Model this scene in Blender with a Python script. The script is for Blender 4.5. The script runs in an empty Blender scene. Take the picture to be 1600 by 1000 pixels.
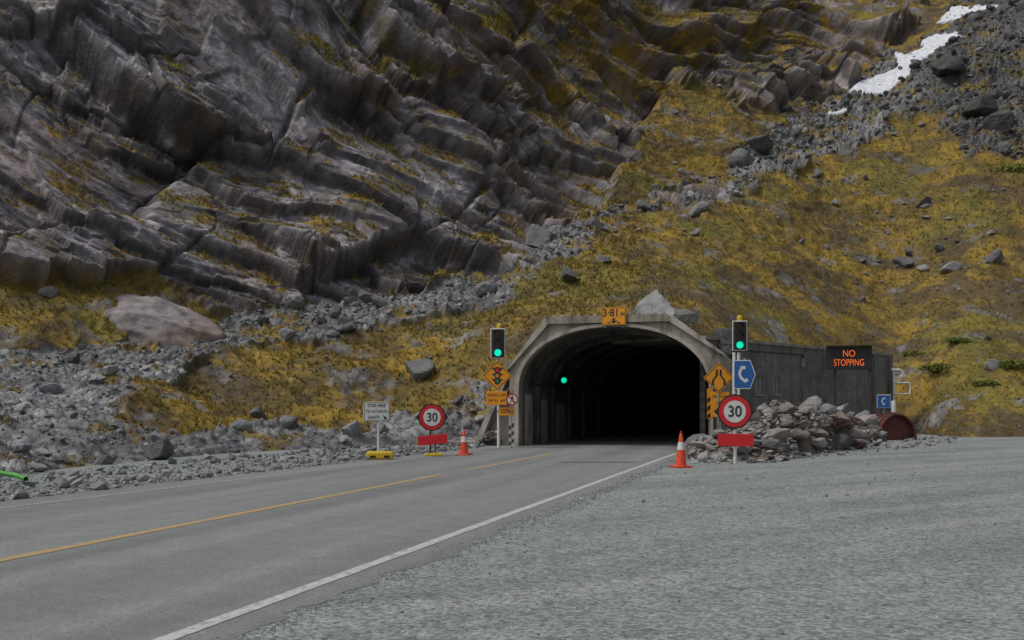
import bpy, math, random
import numpy as np
from mathutils import Vector, Matrix
random.seed(7); rng=np.random.default_rng(11)
scene=bpy.context.scene
scene.view_settings.view_transform='Standard'
scene.view_settings.look='None'
scene.view_settings.exposure=0
F=1556.0; HZ=630.0; CH=1.65

# ------------------------------------------------------------------ noise
perm=rng.permutation(256).astype(np.int32); perm=np.concatenate([perm,perm])
G=rng.normal(size=(256,3)).astype(np.float32); G/=np.linalg.norm(G,axis=1)[:,None]
def pn(P,s,seed=0):
    Q=P.astype(np.float32)/np.float32(s)+np.float32(seed*13.37+100)
    I=np.floor(Q).astype(np.int32); f=Q-I; I&=255
    u=f*f*f*(f*(f*6-15)+10)
    out=0
    for a in (0,1):
        pa=perm[(I[...,0]+a)&255]; wa=u[...,0] if a else 1-u[...,0]
        for b in (0,1):
            pb=perm[pa+((I[...,1]+b)&255)]; wb=wa*(u[...,1] if b else 1-u[...,1])
            for c in (0,1):
                g=G[perm[pb+((I[...,2]+c)&255)]]
                d=g[...,0]*(f[...,0]-a)+g[...,1]*(f[...,1]-b)+g[...,2]*(f[...,2]-c)
                out=out+d*wb*(u[...,2] if c else 1-u[...,2])
    return out*1.6
def fbm(P,s,o=4,seed=0,gain=0.5):
    r=0;a=1;
    for i in range(o):
        r=r+a*pn(P,s/(2.03**i),seed+i*3.1); a*=gain
    return r
def ridged(P,s,o=3,seed=0):
    r=0;a=1
    for i in range(o):
        r=r+a*(1-np.abs(pn(P,s/(2.1**i),seed+i*5.3))*2.2); a*=.5
    return r
def wor(u,v,seed=0):
    iu=np.floor(u).astype(np.int32); iv=np.floor(v).astype(np.int32)
    F1=np.full(u.shape,9.,np.float32); F2=F1.copy(); ID=np.zeros(u.shape,np.int32)
    DU=np.zeros(u.shape,np.float32); DV=DU.copy()
    for a in (-1,0,1):
        for b in (-1,0,1):
            h=perm[perm[(iu+a+seed*7)&255]+((iv+b+seed*3)&255)]
            h2=perm[h+17]; 
            du=u-(iu+a+h/256.); dv=v-(iv+b+h2/256.)
            d=np.sqrt(du*du+dv*dv)
            n=d<F1
            F2=np.where(n,F1,np.minimum(F2,d)); ID=np.where(n,h,ID)
            DU=np.where(n,du,DU); DV=np.where(n,dv,DV); F1=np.where(n,d,F1)
    return F1,F2,ID,DU,DV
def facet(u,v,seed,off,tu,tv,bias):
    f1,f2,i,du,dv=wor(u,v,seed)
    ra=perm[i]/255.-.5; rb=perm[i+31]/255.-.5; rc=perm[i+77]/255.-.5
    return off*ra+tu*rb*2*du+(tv*rc*2-bias)*dv, f2-f1, i
def sst(a,b,x):
    t=np.clip((x-a)/(b-a),0,1); return t*t*(3-2*t)
def inpoly(x,y,poly):
    r=np.zeros(x.shape,bool); n=len(poly)
    for i in range(n):
        x1,y1=poly[i]; x2,y2=poly[(i+1)%n]
        if y1==y2: continue
        c=((y1>y)!=(y2>y))&(x<(x2-x1)*(y-y1)/(y2-y1)+x1)
        r^=c
    return r

# ------------------------------------------------------------------ materials
def newmat(name):
    m=bpy.data.materials.new(name); m.use_nodes=True
    nt=m.node_tree; b=nt.nodes['Principled BSDF']
    return m,nt,b
def mixc(nt,fac,a,b,mode='MIX'):
    n=nt.nodes.new('ShaderNodeMix'); n.data_type='RGBA'; n.blend_type=mode
    for s,v in ((0,fac),(6,a),(7,b)):
        if hasattr(v,'is_output'): nt.links.new(v,n.inputs[s])
        elif s==0: n.inputs[0].default_value=v
        else: n.inputs[s].default_value=(*v,1)
    return n.outputs[2]
def ramp(nt,fac,lo,hi,a=0,b=1):
    n=nt.nodes.new('ShaderNodeMapRange'); n.inputs[1].default_value=lo; n.inputs[2].default_value=hi
    n.inputs[3].default_value=a; n.inputs[4].default_value=b
    nt.links.new(fac,n.inputs[0]); return n.outputs[0]
def scl(nt,c,f):
    v=nt.nodes.new('ShaderNodeVectorMath'); v.operation='SCALE'; nt.links.new(c,v.inputs[0]); nt.links.new(f,v.inputs['Scale']); return v.outputs[0]
def bump(nt,b,h,strength,dist):
    n=nt.nodes.new('ShaderNodeBump'); n.inputs['Strength'].default_value=strength; n.inputs['Distance'].default_value=dist
    nt.links.new(h,n.inputs['Height']); nt.links.new(n.outputs[0],b.inputs['Normal'])
def geo(nt):
    g=nt.nodes.get('GEO')
    if not g: g=nt.nodes.new('ShaderNodeTexCoord'); g.name='GEO'
    return g.outputs['Object']
def noise(nt,scale,detail=4,rough=.6,vec=None):
    n=nt.nodes.new('ShaderNodeTexNoise'); n.inputs['Scale'].default_value=scale; n.inputs['Detail'].default_value=detail; n.inputs['Roughness'].default_value=rough
    nt.links.new(vec or geo(nt),n.inputs['Vector']); return n.outputs[0]
def mapvec(nt,scale,rotz=0):
    m=nt.nodes.new('ShaderNodeMapping'); m.inputs['Scale'].default_value=scale
    r=nt.nodes.new('ShaderNodeMapping'); r.inputs['Rotation'].default_value=(0,0,rotz)
    nt.links.new(geo(nt),r.inputs[0]); nt.links.new(r.outputs[0],m.inputs[0]); return m.outputs[0]
def cells(nt,scale):
    vo=nt.nodes.new('ShaderNodeTexVoronoi'); vo.inputs['Scale'].default_value=scale; nt.links.new(geo(nt),vo.inputs['Vector'])
    sep=nt.nodes.new('ShaderNodeSeparateColor'); nt.links.new(vo.outputs['Color'],sep.inputs[0]); return sep.outputs[0]
def simple(name,c1,c2=None,scale=6,rough=.6,bmp=0.1,metal=0,lo=.35,hi=.65):
    m,nt,b=newmat(name)
    if c2 is None: c2=tuple(x*.75 for x in c1)
    f=ramp(nt,noise(nt,scale,4),lo,hi)
    nt.links.new(mixc(nt,f,c1,c2),b.inputs['Base Color'])
    b.inputs['Roughness'].default_value=rough; b.inputs['Metallic'].default_value=metal
    if bmp: bump(nt,b,noise(nt,scale*4,3),bmp,.02)
    return m
def emis(name,c,s):
    m,nt,b=newmat(name)
    b.inputs['Base Color'].default_value=(*[x*.2 for x in c],1)
    b.inputs['Emission Color'].default_value=(*c,1); b.inputs['Emission Strength'].default_value=s
    return m
def attrmat(name,fs,lo=.6,hi=1.35,bs=.5,bd=.05,bscale=3,rough=.85,spec=.3):
    m,nt,b=newmat(name)
    a=nt.nodes.new('ShaderNodeAttribute'); a.attribute_name='Col'
    if fs: nt.links.new(scl(nt,a.outputs['Color'],ramp(nt,noise(nt,fs,4,.7),.3,.7,lo,hi)),b.inputs['Base Color'])
    else: nt.links.new(a.outputs['Color'],b.inputs['Base Color'])
    b.inputs['Roughness'].default_value=rough
    b.inputs['Specular IOR Level'].default_value=spec
    if bs: bump(nt,b,noise(nt,bscale,4,.7),bs,bd)
    return m

M={}
M['white']=simple('white_paint',(.66,.66,.63),(.50,.50,.47),12,.5,.02)
M['black']=simple('black_paint',(.012,.012,.013),(.02,.02,.02),8,.5,.03)
M['text']=simple('black_lettering',(.015,.015,.015),(.02,.02,.02),8,.5,0)
M['red']=simple('sign_red',(.60,.012,.018),(.50,.010,.015),8,.45,.02)
M['darkred']=simple('sign_dark_red',(.40,.01,.012),(.3,.01,.01),8,.5,.02)
M['yellow']=simple('sign_yellow',(.72,.29,.005),(.60,.23,.005),8,.5,.02)
M['yellowp']=simple('yellow_paint',(.65,.42,.01),(.40,.27,.02),14,.6,.1)
M['orange']=simple('cone_orange',(.70,.07,.015),(.5,.045,.012),10,.5,.03)
M['blue']=simple('sign_blue',(.015,.11,.36),(.012,.08,.28),8,.5,.02)
M['galv']=simple('galvanised_steel',(.30,.31,.32),(.2,.2,.21),10,.45,.03,.5)
M['darkmetal']=simple('dark_metal',(.03,.03,.032),(.05,.045,.04),8,.6,.05)
M['rust']=simple('rusty_steel',(.13,.035,.024),(.055,.022,.018),5,.85,.4)
M['green_hose']=simple('green_hose',(.06,.30,.04),(.05,.22,.03),8,.5,0)
M['green']=emis('green_lamp',(0.0,.80,.48),1.0)
M['led']=emis('led_orange',(1.0,.16,.02),.9)
M['lensr']=simple('red_lens_off',(.07,.006,.006),None,8,.2,0)
M['lensa']=simple('amber_lens_off',(.06,.02,.004),None,8,.2,0)
M['amber']=simple('amber_disc',(.6,.25,.01),None,8,.5,0)
M['greend']=simple('green_disc',(.02,.22,.06),None,8,.5,0)
M['glass']=simple('window_glass',(.20,.24,.28),(.12,.15,.18),3,.15,0)

def concrete(name,c1,c2,c3,block=False):
    m,nt,b=newmat(name)
    f1=ramp(nt,noise(nt,1.3,5),.35,.65)
    c=mixc(nt,f1,c1,c2)
    st=ramp(nt,noise(nt,1.0,5,.6,mapvec(nt,(2.2,2.2,.5))),.50,.72)
    c=mixc(nt,st,c,c3)
    if block:
        br=nt.nodes.new('ShaderNodeTexBrick'); br.inputs['Scale'].default_value=1.0
        br.inputs['Brick Width'].default_value=.42; br.inputs['Row Height'].default_value=.21; br.inputs['Mortar Size'].default_value=.010
        br.inputs['Color1'].default_value=(1,1,1,1); br.inputs['Color2'].default_value=(.8,.8,.8,1); br.inputs['Mortar'].default_value=(1.25,1.25,1.25,1)
        sx=nt.nodes.new('ShaderNodeSeparateXYZ'); cx=nt.nodes.new('ShaderNodeCombineXYZ')
        nt.links.new(geo(nt),sx.inputs[0]); nt.links.new(sx.outputs[0],cx.inputs[0]); nt.links.new(sx.outputs[2],cx.inputs[1])
        nt.links.new(cx.outputs[0],br.inputs['Vector'])
        c=mixc(nt,1.0,c,br.outputs[0],'MULTIPLY')
    nt.links.new(c,b.inputs['Base Color']); b.inputs['Roughness'].default_value=.9
    bump(nt,b,noise(nt,7,5,.7),.5,.04)
    return m
M['conc']=concrete('weathered_concrete',(.34,.30,.245),(.21,.185,.15),(.08,.068,.055))
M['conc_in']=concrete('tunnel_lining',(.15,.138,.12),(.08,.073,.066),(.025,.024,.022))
M['conc_lt']=concrete('pale_concrete_panel',(.42,.385,.33),(.26,.24,.205),(.10,.09,.075))
M['block']=concrete('grey_block_wall',(.185,.175,.160),(.115,.110,.10),(.055,.052,.048),True)

# ------------------------------------------------------------------ helpers
def link(o,parent=None):
    scene.collection.objects.link(o)
    if parent: o.parent=parent
    return o
def empty(name,loc,yaw=0):
    o=bpy.data.objects.new(name,None); o.location=loc; o.rotation_euler=(0,0,yaw); o.empty_display_size=.2
    return link(o)
def meshobj(name,vs,fs,mat=None,parent=None,smooth=False):
    me=bpy.data.meshes.new(name); me.from_pydata([tuple(v) for v in vs],[],fs); me.update()
    if mat: me.materials.append(mat)
    if smooth:
        for p in me.polygons: p.use_smooth=True
    o=bpy.data.objects.new(name,me); return link(o,parent)
def bigmesh(name,V,Fc,col=None,mat=None,smooth=False):
    V=np.asarray(V,np.float32); Fc=np.asarray(Fc,np.int32); k=Fc.shape[1]
    me=bpy.data.meshes.new(name); me.vertices.add(len(V)); me.vertices.foreach_set('co',V.ravel())
    me.loops.add(Fc.size); me.loops.foreach_set('vertex_index',Fc.ravel())
    me.polygons.add(len(Fc)); me.polygons.foreach_set('loop_start',np.arange(0,Fc.size,k,dtype=np.int32))
    me.polygons.foreach_set('loop_total',np.full(len(Fc),k,np.int32))
    me.polygons.foreach_set('use_smooth',np.full(len(Fc),smooth,bool))
    me.update(calc_edges=True)
    if col is not None:
        a=me.color_attributes.new('Col','FLOAT_COLOR','POINT')
        c=np.ones((len(V),4),np.float32); c[:,:3]=col; a.data.foreach_set('color',c.ravel())
    if mat: me.materials.append(mat)
    return link(bpy.data.objects.new(name,me))
def bev(o,w,seg=2):
    m=o.modifiers.new('b','BEVEL'); m.width=w; m.segments=seg; m.limit_method='ANGLE'; return o
def box(name,c,s,mat,parent=None,b=0):
    x,y,z=[v/2 for v in s]
    vs=[(c[0]+i*x,c[1]+j*y,c[2]+k*z) for k in(-1,1) for j in(-1,1) for i in(-1,1)]
    fs=[(0,2,3,1),(4,5,7,6),(0,1,5,4),(2,6,7,3),(0,4,6,2),(1,3,7,5)]
    o=meshobj(name,vs,fs,mat,parent)
    if b: bev(o,b)
    return o
def prism(name,pts,y0,y1,mat,parent=None):
    n=len(pts)
    a=sum(pts[i][0]*pts[(i+1)%n][1]-pts[(i+1)%n][0]*pts[i][1] for i in range(n))
    if a<0: pts=pts[::-1]
    vs=[(p[0],y0,p[1]) for p in pts]+[(p[0],y1,p[1]) for p in pts]
    fs=[tuple(range(n)),tuple(range(2*n-1,n-1,-1))]+[(i,i+n,(i+1)%n+n,(i+1)%n) for i in range(n)]
    return meshobj(name,vs,fs,mat,parent)
def disc(name,cx,cz,r,y0,y1,mat,parent=None,n=32):
    return prism(name,[(cx+r*math.cos(2*math.pi*i/n),cz+r*math.sin(2*math.pi*i/n)) for i in range(n)],y0,y1,mat,parent)
def ringxz(name,cx,cz,r0,r1,y0,y1,mat,parent,n=40):
    vs=[];fs=[]
    for i in range(n):
        c,s=math.cos(2*math.pi*i/n),math.sin(2*math.pi*i/n)
        for r in(r0,r1):
            for y in(y0,y1): vs.append((cx+r*c,y,cz+r*s))
    for i in range(n):
        a=4*i;b=4*((i+1)%n)
        fs+=[(a,a+2,b+2,b),(a+1,b+1,b+3,a+3),(a,b,b+1,a+1),(a+2,a+3,b+3,b+2)]
    return meshobj(name,vs,fs,mat,parent)
def lathe(name,prof,mat,parent=None,n=20,cx=0,cy=0):
    vs=[];fs=[]
    for r,z in prof:
        for i in range(n):
            a=2*math.pi*i/n; vs.append((cx+r*math.cos(a),cy+r*math.sin(a),z))
    for k in range(len(prof)-1):
        for i in range(n):
            j=(i+1)%n; fs.append((k*n+i,k*n+j,(k+1)*n+j,(k+1)*n+i))
    fs.append(tuple(range(n-1,-1,-1))); fs.append(tuple((len(prof)-1)*n+i for i in range(n)))
    o=meshobj(name,vs,fs,mat,parent,True)
    m=o.modifiers.new('e','EDGE_SPLIT'); m.split_angle=.6
    return o
def pole(name,x,y,z0,z1,r,mat,parent): return lathe(name,[(r,z0),(r,z1)],mat,parent,14,x,y)
def tube(name,pts,r,mat,parent=None):
    cu=bpy.data.curves.new(name,'CURVE'); cu.dimensions='3D'; cu.bevel_depth=r; cu.bevel_resolution=3
    s=cu.splines.new('POLY'); s.points.add(len(pts)-1)
    for p,q in zip(s.points,pts): p.co=(*q,1)
    cu.materials.append(mat); return link(bpy.data.objects.new(name,cu),parent)
def text(name,body,size,x,y,z,mat,parent,sx=1.0,bold=0.0):
    cu=bpy.data.curves.new(name,'FONT'); cu.body=body; cu.size=size; cu.align_x='CENTER'; cu.align_y='CENTER'
    cu.extrude=.002; cu.offset=bold; cu.materials.append(mat)
    o=bpy.data.objects.new(name,cu); o.location=(x,y,z); o.rotation_euler=(math.pi/2,0,0); o.scale=(sx,1,1)
    return link(o,parent)

# ------------------------------------------------------------------ portal frame axes
ang=math.radians(16.7); AX=(math.sin(ang),math.cos(ang)); WX=(math.cos(ang),-math.sin(ang))
PC=(3.72,37.25)
# ------------------------------------------------------------------ terrain (surveyed profiles: bearing -> elevation, distance)
kn={
-900:[(800,15),(700,22),(600,30),(560,33),(300,39),(0,46),(-260,54)],
-200:[(770,18.3),(650,28),(560,37),(540,38),(300,44),(0,52),(-260,61)],
0:[(750,21.4),(650,30),(545,39),(455,43),(250,49),(0,58),(-260,68)],
200:[(725,27),(620,35),(535,44),(455,47),(250,53),(0,63),(-260,74)],
400:[(706,33.5),(600,42),(485,51),(468,52),(270,59),(0,70),(-260,82)],
600:[(698,37.7),(570,46),(465,55),(450,56),(250,65),(0,78),(-260,92)],
740:[(694,40),(550,46.5),(430,60),(418,61),(230,73),(0,86),(-260,102)],
800:[(694,40),(525,44),(405,63),(392,65),(215,77),(0,91),(-260,106)],
850:[(694,40),(502,43),(375,66),(365,68),(200,82),(0,97),(-260,112)],
950:[(694,40),(503,42.5),(335,72),(325,75),(180,90),(0,106),(-260,122)],
1050:[(694,40),(502,42),(305,78),(298,84),(160,98),(0,114),(-260,130)],
1100:[(693,40.5),(512,43),(293,80),(283,87),(150,101),(0,118),(-260,134)],
1150:[(690,42.5),(528,48),(283,82),(270,90),(140,105),(0,122),(-260,138)],
1300:[(679,52),(530,58),(235,95),(228,103),(130,118),(0,136),(-260,155)],
1375:[(675,56.5),(550,61),(185,99),(180,108),(100,122),(0,140),(-260,160)],
1410:[(676,55),(560,61),(160,101),(155,110),(85,124),(0,142),(-260,162)],
1500:[(684,47.5),(560,56),(80,106),(75,116),(40,126),(0,145),(-260,165)],
1600:[(683,48.4),(560,56),(10,112),(5,122),(-40,140),(-80,155),(-260,170)],
1800:[(680,51),(560,58),(-80,118),(-90,128),(-120,140),(-160,155),(-300,170)],
2400:[(680,51),(560,58),(-80,100),(-90,110),(-120,120),(-160,135),(-300,150)]}
kx=sorted(kn); gx=np.arange(-900,2401,5.); K=np.array([kn[k] for k in kx],float)
sig=5; ker=np.exp(-.5*(np.arange(-15,16)/sig)**2); ker/=ker.sum()
cols=np.concatenate([np.arange(-860,-40,9.),np.arange(-40,1640,1.6),np.arange(1640,2360,10.)])
KT=np.zeros((7,len(cols),2))
for k in range(7):
    for c in range(2):
        v=np.interp(gx,kx,K[:,k,c]); v=np.convolve(np.pad(v,15,'edge'),ker,'valid'); KT[k,:,c]=np.interp(cols,gx,v)
rowk=np.concatenate([np.linspace(0,1,105,False),np.linspace(1,2,230,False),np.linspace(2,3,40,False),np.linspace(3,4,200,False),np.linspace(4,5,225,False),np.linspace(5,6,40)])
R=len(rowk);C=len(cols)
def samp(rk):
    k0=np.clip(np.floor(rk).astype(int),0,5); f=(rk-k0)[:,None,None]; return KT[k0]*(1-f)+KT[k0+1]*f
YD=(samp(rowk)+samp(np.clip(rowk-.12,0,6))+samp(np.clip(rowk+.12,0,6)))/3
py=YD[...,0]; d=YD[...,1]; px=np.broadcast_to(cols[None,:],py.shape)
P=np.stack([(px-800)/F*d,d,CH+(HZ-py)/F*d],-1).astype(np.float32)
P[...,2]-=.35*np.clip(1-rowk/.12,0,1)[:,None]
def normals(P):
    a=np.zeros_like(P); b=np.zeros_like(P)
    a[:,1:-1]=P[:,2:]-P[:,:-2]; a[:,0]=P[:,1]-P[:,0]; a[:,-1]=P[:,-1]-P[:,-2]
    b[1:-1]=P[2:]-P[:-2]; b[0]=P[1]-P[0]; b[-1]=P[-1]-P[-2]
    n=np.cross(a,b); L=np.linalg.norm(n,axis=-1); n/=L[...,None]+1e-9
    return n,L/4
def blur(m,n=1):
    m=m.astype(np.float32)
    for _ in range(n):
        q=np.pad(m,1,'edge'); m=(q[:-2,1:-1]+q[2:,1:-1]+q[1:-1,:-2]+q[1:-1,2:]+2*q[1:-1,1:-1])/6
    return m
Nb,area=normals(P); Nb=np.stack([blur(Nb[...,i],12) for i in range(3)],-1); Nb/=np.linalg.norm(Nb,axis=-1)[...,None]
w1=fbm(P,4,4,1,.6); w2=fbm(P,4,4,9,.6)
sx=px+w1*26; sy=py+w2*22
cliffP=[(-900,480),(-900,-600),(1500,-600),(1470,-60),(1420,50),(1340,135),(1230,165),(1190,165),(1120,120),(1050,130),(1000,190),(985,260),(925,330),(900,340),(860,370),(820,410),(700,430),(640,447),(560,468),(480,482),(400,487),(345,490),(300,455),(250,432),(170,428),(80,440),(0,455)]
outc=[(1010,330),(1040,290),(1090,283),(1140,290),(1110,312),(1050,325)]
screeA=[(-900,900),(-900,560),(130,540),(345,495),(640,450),(800,415),(840,380),(900,340),(945,350),(895,402),(820,440),(785,472),(700,500),(560,520),(420,535),(310,570),(220,605),(180,650),(300,675),(430,660),(560,665),(640,640),(700,620),(760,600),(765,640),(750,700),(740,900)]
screeB=[(930,335),(1000,318),(1040,290),(1140,285),(1150,262),(1160,230),(1250,180),(1330,130),(1450,60),(1500,0),(1560,-200),(2400,-200),(2400,200),(1700,260),(1500,235),(1440,180),(1380,215),(1250,255),(1180,285),(1100,318),(960,352)]
snowP=[[(1322,147),(1362,128),(1402,112),(1400,86),(1425,92),(1440,72),(1470,58),(1508,60),(1478,80),(1438,96),(1420,120),(1385,148),(1350,155)],[(1462,40),(1490,14),(1562,10),(1540,24),(1500,33)],[(1288,186),(1325,173),(1320,181),(1295,191)]]
oc=inpoly(sx,sy,outc)
cl=blur(inpoly(sx,sy,cliffP)|oc,2)
sc=blur((inpoly(sx,sy,screeA)|inpoly(sx,sy,screeB)),2)*(1-cl)
sn=blur(np.any([inpoly(px+w1*6,py+w2*5,q_) for q_ in snowP],axis=0),2)
gr=np.clip(1-cl-sc,0,1)
# cliff: stacked, jointed slabs dipping to the right
dip=.42
wq=pn(P,38,31)*8+pn(P,13,33)*1.6+pn(P,4.5,35)*.18
q=P[...,2]+dip*P[...,0]+wq; al=P[...,0]-dip*P[...,2]+pn(P,12,41)*2.0+pn(P,3,43)*.25
sm=sst(-.20,.40,fbm(P,10,3,51))
fa,ea,ia=facet(al/13.,q/5.4,1,2.1,1.9,1.2,1.7)
fb,eb,ib=facet(al/6.0+q*.1+3,q/2.3,2,.85,.85,.55,.85)
fc,ec,ic=facet(al/2.3+q*.2+7,q/.85,3,.27,.27,.19,.27)
fd,ed,idd=facet(al/.9-q*.3,q/.36,4,.09,.08,.06,.09)
fa=blur(fa,8); fb=blur(fb,3); fc=blur(fc,1)
Ps=np.stack([al*.16,P[...,1]*.16,q],-1)
grv=ridged(Ps,.85,3,61)
ds=np.clip(d/55,0.85,1.40)
disp=(2.4*pn(P,15,20)+.5*pn(P,6,21)+fa+fb*(.55+.6*sm)+fc*(.3+.9*sm)+fd*(.2+1.0*sm)
  -.45*blur(1-sst(0,.05,ea),1)-.20*(1-sst(0,.05,eb))*(.4+sm)-.08*(1-sst(0,.07,ec))*sm
  -.12*grv*(.25+.8*sm)+.08*fbm(P,.9,2,66))*ds*.9
disp=np.where(oc,disp*.45,disp)
scd_u=P[...,0]; scd_v=np.hypot(P[...,1],P[...,2]*1.2)
g1,g2,gid,_,_=wor(scd_u/.62,scd_v/.6,5); h1,h2,hid,_,_=wor(scd_u/.26,scd_v/.25,6)
dsc=.22*np.clip(.6-g1,0,1)*(perm[gid]/128.)+.13*np.clip(.6-h1,0,1)*(perm[hid]/128.)+.4*fbm(P,5,3,71)
dgr=.55*fbm(P,6,3,81)+.16*fbm(P,.9,2,85)
near=sst(0,.25,rowk)[:,None]
calm=1-(sst(760,800,px)*(1-sst(1400,1430,px))*(1-sst(1.05,1.35,rowk)[:,None]))
D=(disp*cl+dsc*sc*np.clip(d/40,.8,2.2)+dgr*gr)*near*(.12+.88*calm)*(1-.85*sn)
P2=P+Nb*D[...,None]
Nn,_=normals(P2)
nz=Nn[...,2]
zoneg=.0+.46*sst(330,520,px)*(1-sst(90,200,py))+.28*sst(740,900,px)*(1-.5*sst(1050,1200,px))+.10*sst(0,300,px)
gn=fbm(P2,3.2,4,91,.6)
upz=sst(.35,.85,blur(nz,3))
lg=sst(.50,.64,zoneg*.72+upz*.50+gn*.42)*cl
cA=np.array([.275,.255,.268]); cB=np.array([.090,.082,.089]); cR=np.array([.205,.158,.150]); cW=np.array([.42,.40,.405])
ra=perm[ia]/255.; rb_=perm[ib+5]/255.; rc_=perm[ic+9]/255.
streak=fbm(Ps,.5,4,301,.65)
t=np.clip(.52+fbm(P2,5,4,101,.65)*.6+streak*.45+(ra-.5)*.3+(rb_-.5)*.35+(rc_-.5)*.2,0,1)[...,None]
rock=cB*(1-t)+cA*t
tr=(sst(-.1,.5,fbm(P2,9,3,111)+.4*sst(600,1000,px)-.05)*.6)[...,None]; rock=rock*(1-tr)+cR*(.45+.75*t)*tr
th=(sst(.34,.70,fbm(P2,3,4,121,.7)+.30*streak+.30*sst(1000,1200,px))*.55)[...,None]; rock=rock*(1-th)+cW*th
wet=sst(.26,.52,pn(P2*np.array([1,1,.10],np.float32),1.8,131))*(1-sst(300,700,px)*.8); rock*=(1-.42*wet)[...,None]
crack=(1-sst(0,.04,ea))*.5+(1-sst(0,.04,eb))*.45*(.4+sm)+.4*sst(.9,1.3,grv)*sm; rock*=(1-np.clip(crack,0,.68))[...,None]
ms=(sst(.12,.5,fbm(P2,2.2,4,141,.65)+upz*.15+zoneg*.3-.12)*.5)[...,None]; rock=rock*(1-ms)+np.array([.105,.078,.040])*ms
gA=np.array([.250,.165,.026]); gB=np.array([.118,.084,.024]); gC=np.array([.130,.130,.026]); gD=np.array([.070,.053,.033])
tg=np.clip(.50+fbm(P2,3.5,5,151,.7)*1.0,0,1)[...,None]; grass=gB*(1-tg)+gA*tg
tc=(sst(.15,.55,fbm(P2,9,3,161)+.3*sst(1300,1600,px)*sst(380,560,py))*.5)[...,None]; grass=grass*(1-tc)+gC*tc
td=(sst(.12,.55,fbm(P2*np.array([1,1,2.4],np.float32),5,5,171,.7)+.30*sst(1000,1150,px)*sst(380,430,py)*(1-sst(500,540,py)))*.8)[...,None]; grass=grass*(1-td)+gD*td
sr=(perm[gid+3]/255.*.4+perm[hid+5]/255.*.6)
scree=(np.array([.175,.175,.177])*(.42+1.05*sr)[...,None])*(.75+.5*sst(-.4,.4,fbm(P2,4,3,181)))[...,None]
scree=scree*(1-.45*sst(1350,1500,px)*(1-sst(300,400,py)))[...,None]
sg=(sst(.22,.5,fbm(P2,2.6,4,191,.65)+.25*sst(1250,1450,px)*sst(100,260,py))*.85)[...,None]; scree=scree*(1-sg)+grass*sg
gsc=(sst(.40,.64,fbm(P2,2.6,5,201,.7)+.10*(1-sst(700,800,px)))*.75)[...,None]; grass=grass*(1-gsc)+scree*.8*gsc
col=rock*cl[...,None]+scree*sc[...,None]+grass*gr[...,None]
col=col*(1-lg[...,None])+grass*lg[...,None]
snv=sst(.3,.5,sn)[...,None]; col=col*(1-snv)+np.array([.60,.62,.66])*snv
P2+=Nb*(sn*.5)[...,None]
gmask=np.clip((gr+sc*sg[...,0]*.8)*(1-gsc[...,0])*(1-.55*td[...,0])+lg*1.3,0,1)*(1-snv[...,0])
idx=np.arange(R*C).reshape(R,C)
Fq=np.stack([idx[:-1,:-1],idx[:-1,1:],idx[1:,1:],idx[1:,:-1]],-1).reshape(-1,4)
V=P2.reshape(-1,3)
rel=V[:,:2]-np.array(PC,np.float32); wv=rel@np.array(WX,np.float32); sv=rel@np.array(AX,np.float32)
inside=(np.abs(wv)<3.85)&(V[:,2]<4.7-np.clip(np.abs(wv)-2.1,0,9)*.85)&(sv<30)
Fq=Fq[~inside[Fq].any(axis=1)]
M['terrain']=attrmat('mountain_rock_and_tussock',2.6,.68,1.34,.9,.14,2.6)
bigmesh('mountain_hillside',V,Fq,col.reshape(-1,3),M['terrain'],True)

# ------------------------------------------------------------------ rocks
import bmesh
def ico(sub):
    bm=bmesh.new(); bmesh.ops.create_icosphere(bm,subdivisions=sub,radius=1)
    v=np.array([x.co[:] for x in bm.verts]); f=np.array([[y.index for y in x.verts] for x in bm.faces]); bm.free()
    return v/np.linalg.norm(v,axis=1)[:,None],f
ICO={s:ico(s) for s in(1,2,3,4,5)}
def rocks(name,pos,size,cols_,mat,sub=2,flat=(.9,.75,.6),sink=.2,npl=11,tilt=.35,spin=None,rough=0):
    dv,df=ICO[sub]; n=len(pos)
    pl=rng.normal(size=(n,npl,3)); pl/=np.linalg.norm(pl,axis=2)[:,:,None]
    hh=rng.uniform(.45,1.,size=(n,npl))
    dt=np.einsum('vk,npk->nvp',dv,pl); r=np.where(dt>.12,hh[:,None,:]/np.maximum(dt,.12),9).min(2); r=np.minimum(r,1.25)
    if rough: r=r+rough*fbm(np.broadcast_to(dv[None],(n,)+dv.shape)+np.arange(n)[:,None,None]*3.1,.7,4,3,.6)
    v=dv[None]*r[...,None]*(np.array(flat)[None,None]*rng.uniform(.8,1.25,size=(n,1,3)))
    a=rng.uniform(0,6.28,n) if spin is None else np.full(n,spin); tl=rng.normal(0,tilt,n)
    c,s=np.cos(tl)[:,None],np.sin(tl)[:,None]; x,z=v[...,0].copy(),v[...,2].copy()
    v[...,0]=x*c-z*s; v[...,2]=x*s+z*c
    c,s=np.cos(a)[:,None],np.sin(a)[:,None]; x,y=v[...,0].copy(),v[...,1].copy()
    v[...,0]=x*c-y*s; v[...,1]=x*s+y*c
    v*=np.asarray(size)[:,None,None]
    v+=np.asarray(pos)[:,None,:]; v[...,2]+=(np.asarray(size)*(.5-sink))[:,None]
    f=(df[None]+(np.arange(n)*len(dv))[:,None,None]).reshape(-1,3)
    cc=np.repeat(np.asarray(cols_)[:,None,:],len(dv),1).reshape(-1,3)
    return bigmesh(name,v.reshape(-1,3),f,cc,mat)
M['stone']=attrmat('loose_stone',5,.7,1.3,.6,.03,9)
M['boulder']=attrmat('boulder_rock',1.1,.55,1.35,1.0,.10,2.2)
def pick(wt,n):
    w=np.clip(wt,0,None).ravel().astype(float); cs=np.cumsum(w); return np.searchsorted(cs,rng.random(n)*cs[-1])
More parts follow.
